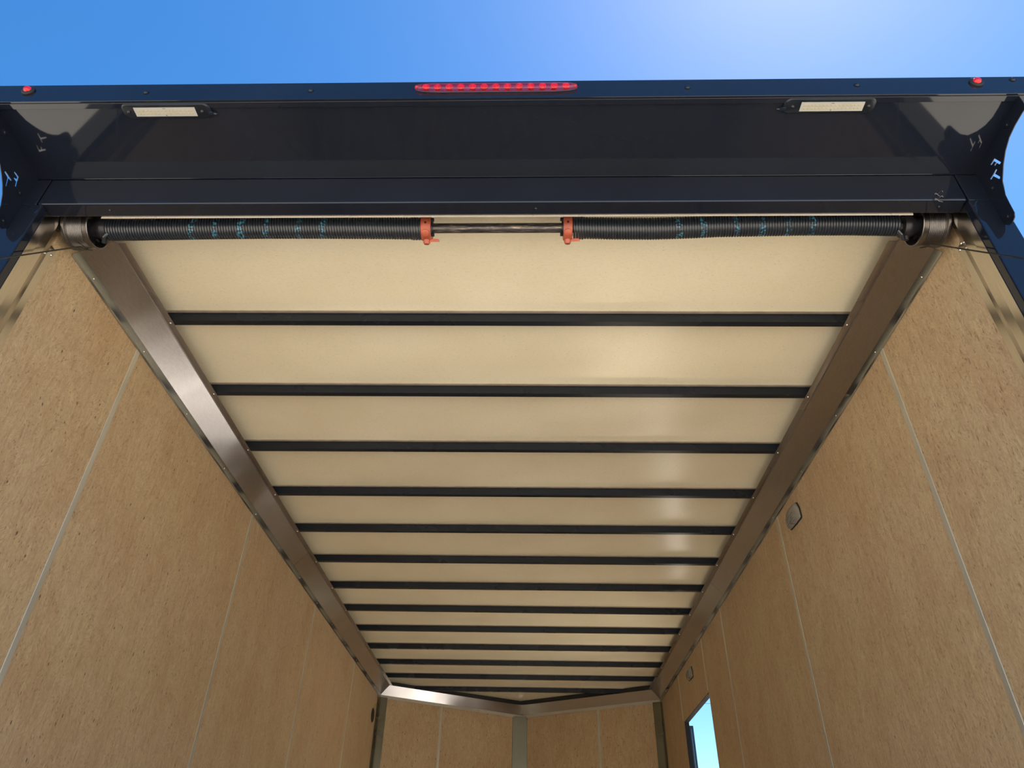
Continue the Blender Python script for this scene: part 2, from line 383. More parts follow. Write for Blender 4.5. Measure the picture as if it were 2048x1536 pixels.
# vertical corner posts: folded aluminium angles
def corner_post(name, pts, th=.0016):
    """pts = open outline in plan, swept from floor to cove"""
    root = MB(); n = len(pts); P = [Vector((a, b, 0)) for a, b in pts]; out = []
    for i, p in enumerate(P):
        t = (P[min(i + 1, n - 1)] - P[max(i - 1, 0)]).normalized(); out.append(p + Vector((-t.y, t.x, 0)) * th)
    ring = [(p.x, p.y, 0) for p in P] + [(p.x, p.y, 0) for p in reversed(out)]
    return root.prism(ring, (0, 0, ZF), (0, 0, ZW + .008))
dl, dr = nl[2], nr[2]
c1 = corner_post('x', [(-W + .002, YN_L - .125), (-W + .0025, YN_L - .012), (-W + .012, YN_L - .002), (-W + .012 + dl.x * .055, YN_L - .002 + dl.y * .055)], -.0016)
tag(c1.build('trim_5', 'post'), kind='structure')
c2 = corner_post('x', [(W - .002, YN_R - .095), (W - .0025, YN_R - .012), (W - .012, YN_R - .002), (W - .012 + dr.x * .060, YN_R - .002 + dr.y * .060)], .0016)
tag(c2.build('trim_6', 'post'), kind='structure')
c3 = corner_post('x', [(-.077, YN_C - .077 * .61 - .001), (-.076, YN_C - .077 * .61 - .004), (.058, YN_C - .058 * .577 - .004), (.059, YN_C - .058 * .577 - .001)], -.0016)
tag(c3.build('trim_7', 'post'), kind='structure')

# ------------------------------------------------------------------ ceiling: one cream roof skin with thirteen black bows
YB_L = [1.810, 2.222, 2.636, 3.047, 3.454, 3.859, 4.270, 4.678, 5.099, 5.527, 5.949, 6.374, 6.800]
YB_R = [1.820, 2.232, 2.640, 3.049, 3.4545, 3.862, 4.275, 4.697, 5.103, 5.53, 5.955, 6.385, 6.815]
def bow_y(x, i):
    return YB_L[i] + (YB_R[i] - YB_L[i]) * (x + W) / (2 * W)
def nose_y(x):
    return (YN_L + (YN_C - YN_L) * (x + W) / W) if x < 0 else (YN_R + (YN_C - YN_R) * (W - x) / W)
ceil = empty('ceiling', (0, 1.25, ZS)); tag(ceil, kind='structure')
ys = [1.215, 1.26, 1.40, 1.60]
rows = []
for i in range(13):
    for o in (-.060, -.045, -.032, -.0115, .004, .018): rows.append((i, o))
    if i < 12:
        for q in (.25, .5, .75): rows.append((i, ('m', q)))
nx = 96; V = []; F = []
import mathutils
def sk_z(x, y, mid):
    nz = mathutils.noise.noise(Vector((x * 1.7, y * 2.3, 3.1)))
    return ZS + mid * (.0045 + .005 * nz) + mid * .002 * math.sin(x * 5 + y * 9)
allrows = [(lambda x, yy=yy: (yy, 0.3 if yy > 1.3 else 0.0)) for yy in ys]
for (i, o) in rows:
    if isinstance(o, tuple):
        allrows.append(lambda x, i=i, q=o[1]: (bow_y(x, i) + .018 + (bow_y(x, i + 1) - .060 - bow_y(x, i) - .018) * q, 1.0))
    else:
        mid = {-.060: .62, -.045: .25, -.032: 0, -.0115: 0, .004: 0, .018: .25}[o]
        allrows.append(lambda x, i=i, o=o, mid=mid: (bow_y(x, i) + o, mid))
allrows.append(lambda x: (7.10, .2)); allrows.append(lambda x: (7.52, 0))
for fn in allrows:
    for k in range(nx + 1):
        x = -1.245 + 2.49 * k / nx; y, mid = fn(x); yy = min(y, nose_y(max(-W, min(W, x))) + .15); V.append((x, yy, sk_z(x, yy, mid)))
for r in range(len(allrows) - 1):
    for k in range(nx):
        a = r * (nx + 1) + k; q = (a, a + 1, a + nx + 2, a + nx + 1)
        if max(V[j][1] for j in q) - min(V[j][1] for j in q) > 1e-4: F.append(q)
MB().add(V, F).build('roof_skin', 'skin', ceil, smooth=True)
top = [(-W - .03, 1.2, 0), (W + .03, 1.2, 0), (W + .03, YN_R + .16, 0), (0, YN_C + .21, 0), (-W - .03, YN_L + .16, 0)]
MB().prism(top, (0, 0, ZS + .016), (0, 0, ZS + .022)).build('outer_roof', 'body', ceil)
for i in range(13):
    xl, xr = -1.205, 1.205
    if i == 12: xl, xr = -1.15, 1.15
    yl, yr = bow_y(xl, i), bow_y(xr, i); b = MB(); t = MB()
    n_ = 1
    for k in range(n_):
        xa = xl + (xr - xl) * k / n_; xb = xl + (xr - xl) * (k + 1) / n_; ya, yb = bow_y(xa, i), bow_y(xb, i)
        sa = sb = 0.0
        for (mb, o0, o1, z0, z1) in ((b, -.0225, 0, ZC, ZS - .004), (t, -.031, .004, ZS - .004, ZS)):
            q = [(xa, ya + o0, z0 + sa), (xb, yb + o0, z0 + sb), (xb, yb + o1, z0 + sb), (xa, ya + o1, z0 + sa), (xa, ya + o0, z1), (xb, yb + o0, z1), (xb, yb + o1, z1), (xa, ya + o1, z1)]
            mb.hexa(q)
    bo = b.build('roof_bow', 'bow', ceil); t.build('bedding_tape', 'tape', bo)
# dark top rails of the frame behind the nose cove
for (a, b_) in (((-1.16, 6.675), (0, 7.322)), ((1.16, 6.665), (0, 7.322))):
    q = []
    for z in (ZC + .004, ZS - .002):
        q += [(a[0], a[1] - .012, z), (b_[0], b_[1] - .012, z), (b_[0], b_[1] + .03, z), (a[0], a[1] + .03, z)]
    MB().hexa(q).build('top_rail', 'rail', ceil)

# ------------------------------------------------------------------ cove trims (folded aluminium between wall and ceiling)
def sweep(mb, prof_a, prof_b, th=.0012, off=Vector((0, 0, 1))):
    n = len(prof_a); A = [Vector(p) for p in prof_a]; B = [Vector(p) for p in prof_b]
    vs = [tuple(p) for p in A] + [tuple(p) for p in B] + [tuple(p + off * th) for p in A] + [tuple(p + off * th) for p in B]
    fs = []
    for i in range(n - 1):
        fs.append((i, i + 1, n + i + 1, n + i)); fs.append((2 * n + i, 3 * n + i, 3 * n + i + 1, 2 * n + i + 1))
    fs.append((0, n, 3 * n, 2 * n)); fs.append((n - 1, 3 * n - 1, 4 * n - 1, 2 * n - 1))
    fs.append(tuple(list(range(n)) + list(range(3 * n - 1, 2 * n - 1, -1)))); fs.append(tuple(list(range(n, 2 * n)) + list(range(4 * n - 1, 3 * n - 1, -1))))
    return mb.add(vs, fs)
def cove_prof(s, y, ysh=0.0):
    return {'flange': [(s * (W - .0015), y, ZW), (s * (W - .003), y, ZW + .006), (s * (W - .0045), y + ysh * .3, ZW + .034)],
            'face': [(s * (W - .0045), y + ysh * .3, ZW + .034), (s * 1.149, y + ysh * .8, ZC - .0035)],
            'lip': [(s * 1.149, y + ysh * .8, ZC - .0035), (s * 1.1455, y + ysh, ZC - .0012), (s * 1.123, y + ysh, ZC - .0014)]}
scr_side = {-1: dome_mesh('screw', (1, 0, 0.1), .0042, .0036, 'screw'), 1: dome_mesh('screw', (-1, 0, 0.1), .0042, .0036, 'screw')}
scr_down = dome_mesh('screw', (0, 0, -1), .0042, .0034, 'screw')
def cove(name, s, y0, y1, yend_c, first):
    root = empty(name, (s * W, y0, ZW)); tag(root, kind='structure')
    for part, mat in (('flange', 'flange'), ('face', 'cove'), ('lip', 'lip')):
        pa = cove_prof(s, y0, .055 if first else 0)[part]; pb = cove_prof(s, y1)[part]
        if yend_c:   # mitred into the nose cove
            sh = {'flange': (0, .002, .004), 'face': (.004, .004), 'lip': (.004, .006, .020)}[part]
            pb = [(p[0], p[1] + d_, p[2]) for p, d_ in zip(pb, sh)]
        n = 12; prev = pa
        mb = MB(); K = 16
        for k in range(K):
            f0, f1 = k / K, (k + 1) / K
            qa = [tuple(Vector(a).lerp(Vector(c), f0)) for a, c in zip(pa, pb)]; qb = [tuple(Vector(a).lerp(Vector(c), f1)) for a, c in zip(pa, pb)]
            k0 = len(mb.v); m_ = len(qa); mb.add(qa + qb, [(i, i + 1, m_ + i + 1, m_ + i) for i in range(m_ - 1)])
        ob = mb.build({'flange': 'wall_flange', 'face': 'cove_face', 'lip': 'ceiling_lip'}[part], mat, root)
        so_ = ob.modifiers.new('thickness', 'SOLIDIFY'); so_.thickness = .0012; so_.offset = 0
    return root
cv = {}
for s, nm in ((-1, ('trim_1', 'trim_2')), (1, ('trim_3', 'trim_4'))):
    yj = 3.72 if s < 0 else 4.10
    ye = YN_L if s < 0 else YN_R
    cv[s] = (cove(nm[0], s, 1.385, yj + .004, False, True), cove(nm[1], s, yj, ye, True, False), yj)
    YB = YB_L if s < 0 else YB_R
    for i in range(13):
        y = YB[i] - .011 + (.0 if i else 0)
        if y > ye: continue
        put('screw', scr_down, cv[s][0] if y < yj else cv[s][1], (s * 1.134, y, ZC - .0016))
    for y in (1.497, 1.841, 2.213, 2.626, 3.06, 3.446, 3.86, 4.27, 4.68, 5.09, 5.50, 5.91, 6.30):
        put('screw', scr_side[s], cv[s][0] if y < yj else cv[s][1], (s * (W - .003), y, ZW + .018))
# nose coves
def nose_cove(name, s, Pw, Pt):
    root = empty(name, (s * W, Pw[0][1], ZW)); tag(root, kind='structure')
    (a0, a1), (t0, t1) = Pw, Pt
    A, B = Vector((*a0_, ZW)) if False else Vector((Pw[0][0], Pw[0][1], ZW)), Vector((Pw[1][0], Pw[1][1], ZW))
    T0, T1 = Vector((Pt[0][0], Pt[0][1], ZC - .002)), Vector((Pt[1][0], Pt[1][1], ZC - .002))
    up = Vector((0, 0, .026))
    inn = Vector((0, -.003, 0))
    for nm, (p, q, r, t_), mat in (('wall_flange', (A + inn, B + inn, B + up + inn, A + up + inn), 'strip'), ('cove_face', (A + up + inn, B + up + inn, T1, T0), 'cove'),):
        K = 16; vs = [tuple(p.lerp(q, k / K)) for k in range(K + 1)] + [tuple(t_.lerp(r, k / K)) for k in range(K + 1)]
        ob = MB().add(vs, [(k, k + 1, K + k + 2, K + k + 1) for k in range(K)]).build(nm, mat, root)
        m_ = ob.modifiers.new('thickness', 'SOLIDIFY'); m_.thickness = .0012; m_.offset = 0
    d = (B - A); L = d.length; d.normalize(); n = Vector((d.y, -d.x, 0)); n = n if n.y < 0 else -n
    me = dome_mesh('screw', n, .0042, .0034, 'screw')
    for f in (.04, .36, .68, .96): put('screw', me, root, A + d * (L * f) + inn + Vector((0, 0, .012)))
a0_ = None
nose_cove('trim_8', -1, ((-W, YN_L - .004), (0, YN_C - .006)), ((-1.149, 6.601), (0, 7.300)))
nose_cove('trim_9', 1, ((W, YN_R - .004), (0, YN_C - .006)), ((1.149, 6.639), (0, 7.300)))

# ------------------------------------------------------------------ rear frame: header, posts, polished jamb covers
hd = empty('rear_header', (0, YR, 2.92)); tag(hd, 'long gloss black steel header tube across the rear opening above the springs', 'header')
MB().box(-1.2095, 1.1925, YR, 1.245, 2.92, 3.0215).build('header_tube', 'black', hd, bevel=.005, bseg=3)
MB().box(-1.06, 1.075, 1.2455, 1.2475, 2.9175, 2.935).build('lower_hem', 'hem', hd)
MB().box(-1.24, 1.24, 1.2475, 1.252, 2.935, 3.072).build('inner_closure', 'bow', hd)
MB().box(-1.27, 1.27, YR, 1.245, 3.0225, 3.072).build('upper_tube', 'black', hd)
sw = dome_mesh('screw', (0, 0, -1), .0035, .003, 'black')
for x in (-1.025, .098, 1.13): put('screw', sw, hd, (x, 1.222, 2.9198))
def bp_post(s, nm, label):
    root = empty(nm, (s * 1.235, 1.22, ZF - .4)); tag(root, label, 'post')
    xs = sorted((s * (1.2115 if s < 0 else 1.1945), s * 1.276)); 
    x2 = sorted((s * 1.193, s * 1.276))
    MB().box(x2[0], x2[1], YR, 1.2475, .1, 2.9185).build('post_tube', 'black', root, bevel=.003, bseg=2)
    MB().box(xs[0], xs[1], YR, 1.2475, 2.9185, 3.02).build('corner_block', 'black', root, bevel=.002, bseg=2)
    return root
bp_post(-1, 'rear_post', 'gloss black steel post on the left of the rear opening')
bp_post(1, 'rear_post', 'gloss black steel post on the right of the rear opening')
for s, nm in ((-1, 'trim_10'), (1, 'trim_11')):
    root = empty(nm, (s * 1.2, 1.27, ZF)); tag(root, kind='structure')
    def plate(name, pts, z0, z1, mat):
        mb = MB(); n = len(pts)
        mb.add([(s * a, b_, z0) for a, b_ in pts] + [(s * a, b_, z1) for a, b_ in pts], [(i, i + 1, n + i + 1, n + i) for i in range(n - 1)])
        ob = mb.build(name, mat, root); m_ = ob.modifiers.new('thickness', 'SOLIDIFY'); m_.thickness = .0012; m_.offset = 0; return ob
    plate('jamb_face', [(1.1922, 1.2225), (1.1918, 1.246), (1.1925, 1.272)], ZF, 2.95, 'jamb')
    plate('jamb_return', [(1.1925, 1.272), (1.2148, 1.309)], ZF, 2.945, 'jamb')
    plate('jamb_flange', [(1.2148, 1.309), (1.2152, 1.332)], ZF, 2.882, 'jamb')
    for z in ((2.86, 2.3, 1.7) if s < 0 else (2.87, 2.3, 1.7)): put('screw', scr_side[s], root, (s * 1.2148, 1.325, z))
    if s > 0: put('screw', scr_side[s], root, (s * 1.205, 1.300, 2.868))

# ------------------------------------------------------------------ rear canopy (spoiler) with lip
sp = empty('rear_canopy', (0, 1.09, 3.04)); tag(sp, 'gloss black canopy jutting out over the rear opening, with a folded front lip', 'canopy')
XP = 1.302
def slabx(mb, x0, x1, pts): return mb.prism([(0, a, b_) for a, b_ in pts], (x0, 0, 0), (x1, 0, 0))
XQ = 1.266
slabx(MB(), -XQ, XQ, [(.983, 3.0385), (YR, 3.0220), (YR, 3.0275), (.983, 3.0440)]).build('underside_panel', 'black', sp, bevel=.0006, bseg=1)
slabx(MB(), -XP, XP, [(.983, 3.103), (YR, 3.112), (YR, 3.117), (.983, 3.108)]).build('top_panel', 'black', sp)
lp = slabx(MB(), -XP, XP, [(.9775, 3.0345), (.983, 3.0345), (.983, 3.1010), (1.03, 3.1060), (1.03, 3.1085), (.980, 3.1085), (.9775, 3.106)]).build('front_lip', 'black', sp, bevel=.0012, bseg=2)
slabx(MB(), -XP, XP, [(.983, 3.0325), (.9975, 3.0320), (.9975, 3.0365), (.983, 3.037)]).build('lip_return', 'black', sp, bevel=.0006, bseg=1)
for s in (-1, 1):
    slabx(MB(), s * XQ - .001, s * XQ + .001, [(.983, 3.036), (YR + .03, 3.022), (YR + .03, 3.114), (.983, 3.108)]).build('end_cap', 'black', sp)
riv = dome_mesh('bolt', (0, -1, 0), .0062, .0045, 'blackrough', 12, .0078)
for x, z in ((-.8704, 3.0696), (-.4589, 3.0721), (.4664, 3.0708), (.8748, 3.0753), (1.252, 3.092)): put('bolt', riv, sp, (x, .9773, z))

MB().tube([(-1.205, 1.1985, 3.0212), (1.195, 1.1985, 3.0212)], .0013, 8).build('seam_highlight_bead', 'black', sp, smooth=True)  # rounded bead added to catch a thin light line along the seam
for x, zt_ in ((-1.2105, 3.018), (1.1935, 3.018)):
    MB().tube([(x, 1.1995, 2.936), (x, 1.1995, zt_)], .0009, 6).build('seam_highlight_bead', 'black', hd, smooth=True)  # same added bead, upright along the header end joints
# gusset brackets with the letters F and T cut through
oy = [(0.985, 3.040), (1.1995, 3.024), (1.1995, 2.826), (1.190, 2.812), (1.176, 2.8085), (1.165, 2.813), (1.160, 2.8231), (1.1585, 2.855), (1.1562, 2.8834), (1.142, 2.920), (1.117, 2.949), (1.092, 2.970), (1.0639, 2.9844), (1.035, 2.990), (1.002, 2.9912), (.985, 2.990)]
FR = [(1.1276, 2.9898), (1.1177, 2.9605), (1.1244, 2.9605), (1.1289, 2.9728), (1.1381, 2.9721), (1.1386, 2.9766), (1.1303, 2.9767), (1.1332, 2.9854), (1.1444, 2.9856), (1.147, 2.9904)]
TR = [(1.1393, 2.9623), (1.1379, 2.958), (1.1491, 2.9566), (1.1412, 2.9347), (1.144, 2.9322), (1.1467, 2.9322), (1.1569, 2.9575), (1.1677, 2.9569), (1.169, 2.9617)]
FL = [(1.1306, 2.9644), (1.1485, 2.9663), (1.1588, 2.9366), (1.1545, 2.9358), (1.1502, 2.9486), (1.1401, 2.9481), (1.139, 2.9507), (1.1474, 2.9552), (1.1455, 2.9608), (1.1318, 2.9612)]
TL = [(1.1098, 2.9384), (1.1374, 2.9383), (1.1383, 2.9343), (1.1286, 2.9331), (1.1361, 2.9108), (1.1334, 2.9089), (1.1247, 2.9319), (1.11, 2.934)]
oyl = [(0.985, 3.040), (1.1995, 3.024), (1.1995, 2.826), (1.190, 2.812), (1.176, 2.8085), (1.165, 2.813), (1.158, 2.826), (1.1526, 2.857), (1.1386, 2.8844), (1.1253, 2.9029), (1.1084, 2.9207), (1.0903, 2.9366), (1.066, 2.955), (1.035, 2.970), (1.002, 2.978), (.985, 2.979)]
for s, holes, side in ((-1, [FL, TL], 'left'), (1, [FR, TR], 'right')):
    root = empty('gusset_bracket', (s * 1.247, YR, 2.92)); tag(root, 'curved black bracket with cut-out letters at the %s end of the canopy' % side, 'bracket', 'lettered canopy brackets')
    outline_plate('gusset_plate', 'black', oy if s > 0 else oyl, holes, s * 1.2485, .002, root)
    x = sorted((s * 1.2485, s * 1.268))
    slabx(MB(), x[0], x[1], [(.985, 3.0365), (1.198, 3.0205), (1.198, 3.0185), (.985, 3.0345)]).build('top_flange', 'black', root)
    MB().box(x[0], x[1], 1.1975, 1.1993, 2.83, 3.015).build('rear_flange', 'black', root)
    me = dome_mesh('bolt', (-s, 0, 0), .0048, .003, 'blackrough', 14, .0085)
    for (y, z) in ((1.180, 2.832), (1.176, 2.935), (1.05, 3.015)): put('bolt', me, root, (s * 1.2468, y, z))

# ------------------------------------------------------------------ lights on the canopy
def stadium(x0, x1, y0, y1, r, n=6):
    pts = []
    for (cx, cy, a0) in ((x1 - r, y1 - r, 0), (x0 + r, y1 - r, PI / 2), (x0 + r, y0 + r, PI), (x1 - r, y0 + r, 1.5 * PI)):
        for k in range(n + 1):
            a = a0 + PI / 2 * k / n; pts.append((cx + r * math.cos(a), cy + r * math.sin(a)))
    return pts
def loading_light(xc, xs, label):
    x0, x1, p0, p1 = xs; zb = 3.0372; zt = 3.0285
    root = empty('loading_light', (xc, 1.005, 3.037)); tag(root, label, 'light', 'loading lights under the canopy')
    o = stadium(x0, x1, .984, 1.025, .016); i_ = stadium(x0 + .004, x1 - .004, .986, 1.022, .014); n = len(o)
    mb = MB(); mb.add([(a, b_, zb) for a, b_ in o] + [(a, b_, zt + .003) for a, b_ in o] + [(a, b_, zt) for a, b_ in i_],
                      [(k, (k + 1) % n, n + (k + 1) % n, n + k) for k in range(n)] + [(n + k, n + (k + 1) % n, 2 * n + (k + 1) % n, 2 * n + k) for k in range(n)] + [tuple(range(2 * n, 3 * n)), tuple(range(n - 1, -1, -1))])
    mb.build('housing', 'blackrough', root, smooth=True)
    pcb = MB().box(p0, p1, .9925, 1.0165, zt - .0012, zt - .0002).build('light_board', 'white', root)
    led = MB().box(-.0022, .0022, -.0015, .0015, -.0009, 0).mesh('diode', 'phosphor', (0, 0, 0)); pd = (p1 - p0)
    for j in range(2):
        for k in range(15): put('diode', led, pcb, (p0 + pd * (.07 + .86 * k / 14), 1.0010 + .0080 * j, zt - .0012))
    MB().box((p0 + p1) / 2 - .004, (p0 + p1) / 2 + .003, .9945, .9960, zt - .0014, zt - .0012).build('print_mark', 'print', pcb)
    MB().box((p0 + p1) / 2 - .002, (p0 + p1) / 2 + .001, 1.0125, 1.0150, zt - .0014, zt - .0012).build('print_mark', 'print', pcb)
    me = dome_mesh('screw', (0, 0, -1), .0045, .0045, 'darksteel')
    for x in ((x0 + p0) / 2 + .001, (x1 + p1) / 2 - .003): put('screw', me, root, (x, 1.004, zt))
    cl = MB().tube([(x1 - .008, 1.010, zt + .002), (x1 + .004, 1.012, zt + .004), (x1 + .013, 1.017, zb - .001)] if xc < 0 else [(x0 + .008, 1.010, zt + .002), (x0 - .004, 1.012, zt + .004), (x0 - .013, 1.015, zb - .001)], .004, 8, rr=[.006, .005, .002]).build('sealant', 'black', root, smooth=True)
loading_light(-.815, (-.929, -.706, -.8963, -.7431), 'black loading light with pale board of small diodes, under the left part of the canopy')
loading_light(.806, (.697, .917, .737, .8879), 'black loading light with pale board of small diodes, under the right part of the canopy')

bar = empty('brake_light', (-.001, .975, 3.085)); tag(bar, 'long red brake light bar in the middle of the canopy lip', 'light')
def capsule_x(mb, x0, x1, y0, y1, z0, z1, e=.060):
    # outline in XZ with pointed rounded ends, extruded along y with a domed front
    zc, hz = (z0 + z1) / 2, (z1 - z0) / 2; rings = []
    yd = y1 - y0
    for (yy, sc) in ((y1, 1.0), (y0 + .5 * yd, 1.0), (y0 + .15 * yd, .9), (y0, .72)):
        pts = []
        for k in range(9):
            a = PI / 2 + PI * k / 8; pts.append((x0 + e + e * math.cos(a) * (1 if sc == 1 else .97), yy, zc + hz * sc * math.sin(a)))
        for k in range(9):
            a = -PI / 2 + PI * k / 8; pts.append((x1 - e + e * math.cos(a) * (1 if sc == 1 else .97), yy, zc + hz * sc * math.sin(a)))
        rings.append(pts)
    n = 18; vs = [p for r in rings for p in r]; fs = [tuple(range(n - 1, -1, -1)), tuple(range(3 * n, 4 * n))]
    for r in range(3): fs += [(r * n + k, r * n + (k + 1) % n, (r + 1) * n + (k + 1) % n, (r + 1) * n + k) for k in range(n)]
    return mb.add(vs, fs)
capsule_x(MB(), -.199, .197, .9750, .9773, 3.0585, 3.0830).build('base', 'lampbase', bar, smooth=True)
capsule_x(MB(), -.200, .198, .9655, .9749, 3.0590, 3.0835).build('lens', 'lens', bar, smooth=True)
cup = MB().lathe([(0, .0025), (.002, .0045), (.004, .0080), (.005, .0088), (.0045, .0092), (.001, .006), (0, 0.0001)], (0, 0, 0), (0, -1, 0), 14).mesh('reflector_cup', 'red', (0, 0, 0), smooth=True)
for k in range(13): put('reflector_cup', cup, bar, (-.001 + (k - 6) * .0285, .9748, 3.0705))
for x, side in ((-1.1716, 'left'), (1.1608, 'right')):
    root = empty('clearance_light', (x, .977, 3.082)); tag(root, 'small round red clearance light on the %s end of the canopy lip' % side, 'light', 'round clearance lights')
    MB().lathe([(0, .0165), (.003, .0165), (.0045, .0145), (.0045, .009)], (x, .977, 3.080), (0, -1, 0), 24).build('grommet', 'hole', root, smooth=True)
    MB().lathe([(.0035, .0100), (.007, .0095), (.010, .0072), (.012, .0038), (.0125, .0001)], (x, .977, 3.080), (0, -1, 0), 24).build('lens', 'lens', root, smooth=True)
    MB().lathe([(.003, .0001), (.0032, .009), (.005, .006), (.0065, .0001)], (x, .977, 3.080), (0, -1, 0), 16).build('reflector', 'red', root, smooth=True)

# ------------------------------------------------------------------ counterbalance: shaft, springs, winding cones, drums, cables
SY, SZ = 1.32, 2.957
sh = MB().lathe([(-1.2155, .0001), (-1.2155, .0135), (1.2155, .0135), (1.2155, .0001)], (0, SY, SZ), (1, 0, 0), 24).build('spring_shaft', 'shaft', smooth=True, org=(0, SY, SZ))
tag(sh, 'bare worn steel tube shaft running through both black torsion springs', 'shaft')
for s in (-1, 1):
    x = sorted((s * 1.2125, s * 1.2150)); mb = MB().box(x[0], x[1], 1.300, 1.360, 2.972, 3.03); mb.build('bearing_plate', 'darksteel', sh, bevel=.0008, bseg=1)
def spring(x0, x1, cz, label):
    root = empty('torsion_spring', ((x0 + x1) / 2, SY, SZ)); tag(root, label, 'spring', 'torsion springs on the shaft')
    pitch = .0074; turns = int((x1 - x0) / pitch); seg = 26; path = []
    n = turns * seg; rw = .00355; R = .0268; mb = MB(); vs = []; fs = []
    for i in range(n + 1):
        f = i / n; a = 2 * PI * i / seg; x = x0 + (x1 - x0) * f; c = cz(x)
        rad = R + (.0016 if (f > .965 if x0 < 0 else f < .035) else 0)
        cy, cz_ = math.cos(a), math.sin(a)
        for j in range(6):
            b_ = 2 * PI * j / 6; rr = rad + rw * math.cos(b_)
            vs.append((x + rw * math.sin(b_) * 1.02, SY + rr * cy, c + rr * cz_))
    for i in range(n):
        for j in range(6):
            fs.append((i * 6 + j, i * 6 + (j + 1) % 6, (i + 1) * 6 + (j + 1) % 6, (i + 1) * 6 + j))
    fs.append(tuple(range(6))); fs.append(tuple(n * 6 + j for j in range(6)))
    mb.add(vs, fs).build('coil', 'spring', root, smooth=True)
    xe = x0 if x0 < 0 else x1; d = 1 if x0 < 0 else -1
    # hooked tail of the coil at the drum end
    MB().tube([(xe + d * .010, SY - .012, SZ - .030), (xe + d * .002, SY - .008, SZ - .041), (xe - d * .004, SY + .004, SZ - .044), (xe - d * .012, SY + .012, SZ - .036)], .0042, 8).build('hook', 'spring', root, smooth=True)
czl = lambda x: 2.9555 + .0055 * math.sin(PI * max(0, min(1, (-.22 - x) / .80)))
czr = lambda x: (lambda t: 2.957 - .0052 * math.sin(PI * min(1, t / .45)) + .0095 * max(0, min(1, (t - .25) / .45)) * (1 - max(0, (t - .86) / .14) * .4))((x - .2) / .885)
spring(-1.086, -.2135, czl, 'left black torsion spring with turquoise paint dabs, below the header')
spring(.198, 1.074, czr, 'right black torsion spring with turquoise paint dabs, below the header')
def dimg(deg):     # direction around the shaft: 0 = towards the camera side, 90 = below
    a = math.radians(deg); return Vector((0, -.66 * math.cos(a) + .594 * math.sin(a), -.75 * math.cos(a) - .804 * math.sin(a))).normalized()
def cone(xa, xb, out, tabdir, label):
    c = Vector(((xa + xb) / 2, SY, SZ)); root = empty('winding_cone', c); tag(root, label, 'cone', 'orange winding cones')
    wd = xb - xa
    MB().lathe([(-wd / 2, .0138), (-wd / 2, .0330), (-wd * .36, .0352), (wd * .3, .0352), (wd / 2, .0335), (wd / 2, .0138)], c, (1, 0, 0), 32).build('body', 'orange', root, smooth=True)
    b = c + dimg(22) * .030; MB().lathe([(0, .0105), (.0075, .0105), (.0088, .0085), (.0088, .0001)], b, dimg(22), 20).build('winding_socket', 'orange', root, smooth=True)
    b = c + dimg(82) * .022; MB().lathe([(0, .0098), (.020, .0092), (.0235, .0070), (.0240, .0001)], b, dimg(82), 20).build('winding_socket', 'orange', root, smooth=True)
    b = c + dimg(-25) * .0354; MB().lathe([(0, .0034), (.0004, .0001)], b, dimg(-25), 12).build('socket_hole_shade', 'hole', root)  # flat disc, its black stands for the shade inside the hole
    for dg in (-50, -60): 
        b = c + Vector((wd * .3 * (1 if xa < 0 else -1), 0, 0)) + dimg(dg) * .0354; MB().lathe([(0, .0018), (.0004, .0001)], b, dimg(dg), 8).build('print_mark', 'hole', root)
    t0 = c + Vector((tabdir * wd * .35, 0, 0)) + dimg(82) * .0345; u = dimg(82) * .0045; v = Vector((0, .59, -.0)) * 0 + dimg(0) * .0035
    e = t0 + Vector((tabdir * .0255, 0, 0)); q = [t0 - u - v, t0 + u - v, t0 + u + v, t0 - u + v, e - u - v + Vector((-tabdir * .003, 0, 0)), e + u * .9 - v, e + u * .9 + v, e - u + v + Vector((-tabdir * .003, 0, 0))]
    MB().hexa([tuple(p) for p in q]).build('tab', 'orange', root)
    me = MB()
    for dg, r_ in ((-52, .026), (55, .024), (180, .025)):
        b = c + Vector((out * (wd / 2), 0, 0)) + dimg(dg) * r_
        me2 = MB(); me2.lathe([(0, .0055), (.0085, .0055), (.0085, .0001)], b, (out, 0, 0), 6).build('set_screw', 'darksteel', root)
    MB().lathe([(0, .0136), (0, .0215), (.004, .0205), (.004, .0137)], c + Vector((out * wd / 2, 0, 0)), (out, 0, 0), 24).build('collar', 'darksteel', root, smooth=True)
cone(-.2135, -.1868, 1, 1, 'orange winding cone at the inner end of the left spring')
cone(.1735, .1975, -1, 1, 'orange winding cone at the inner end of the right spring')
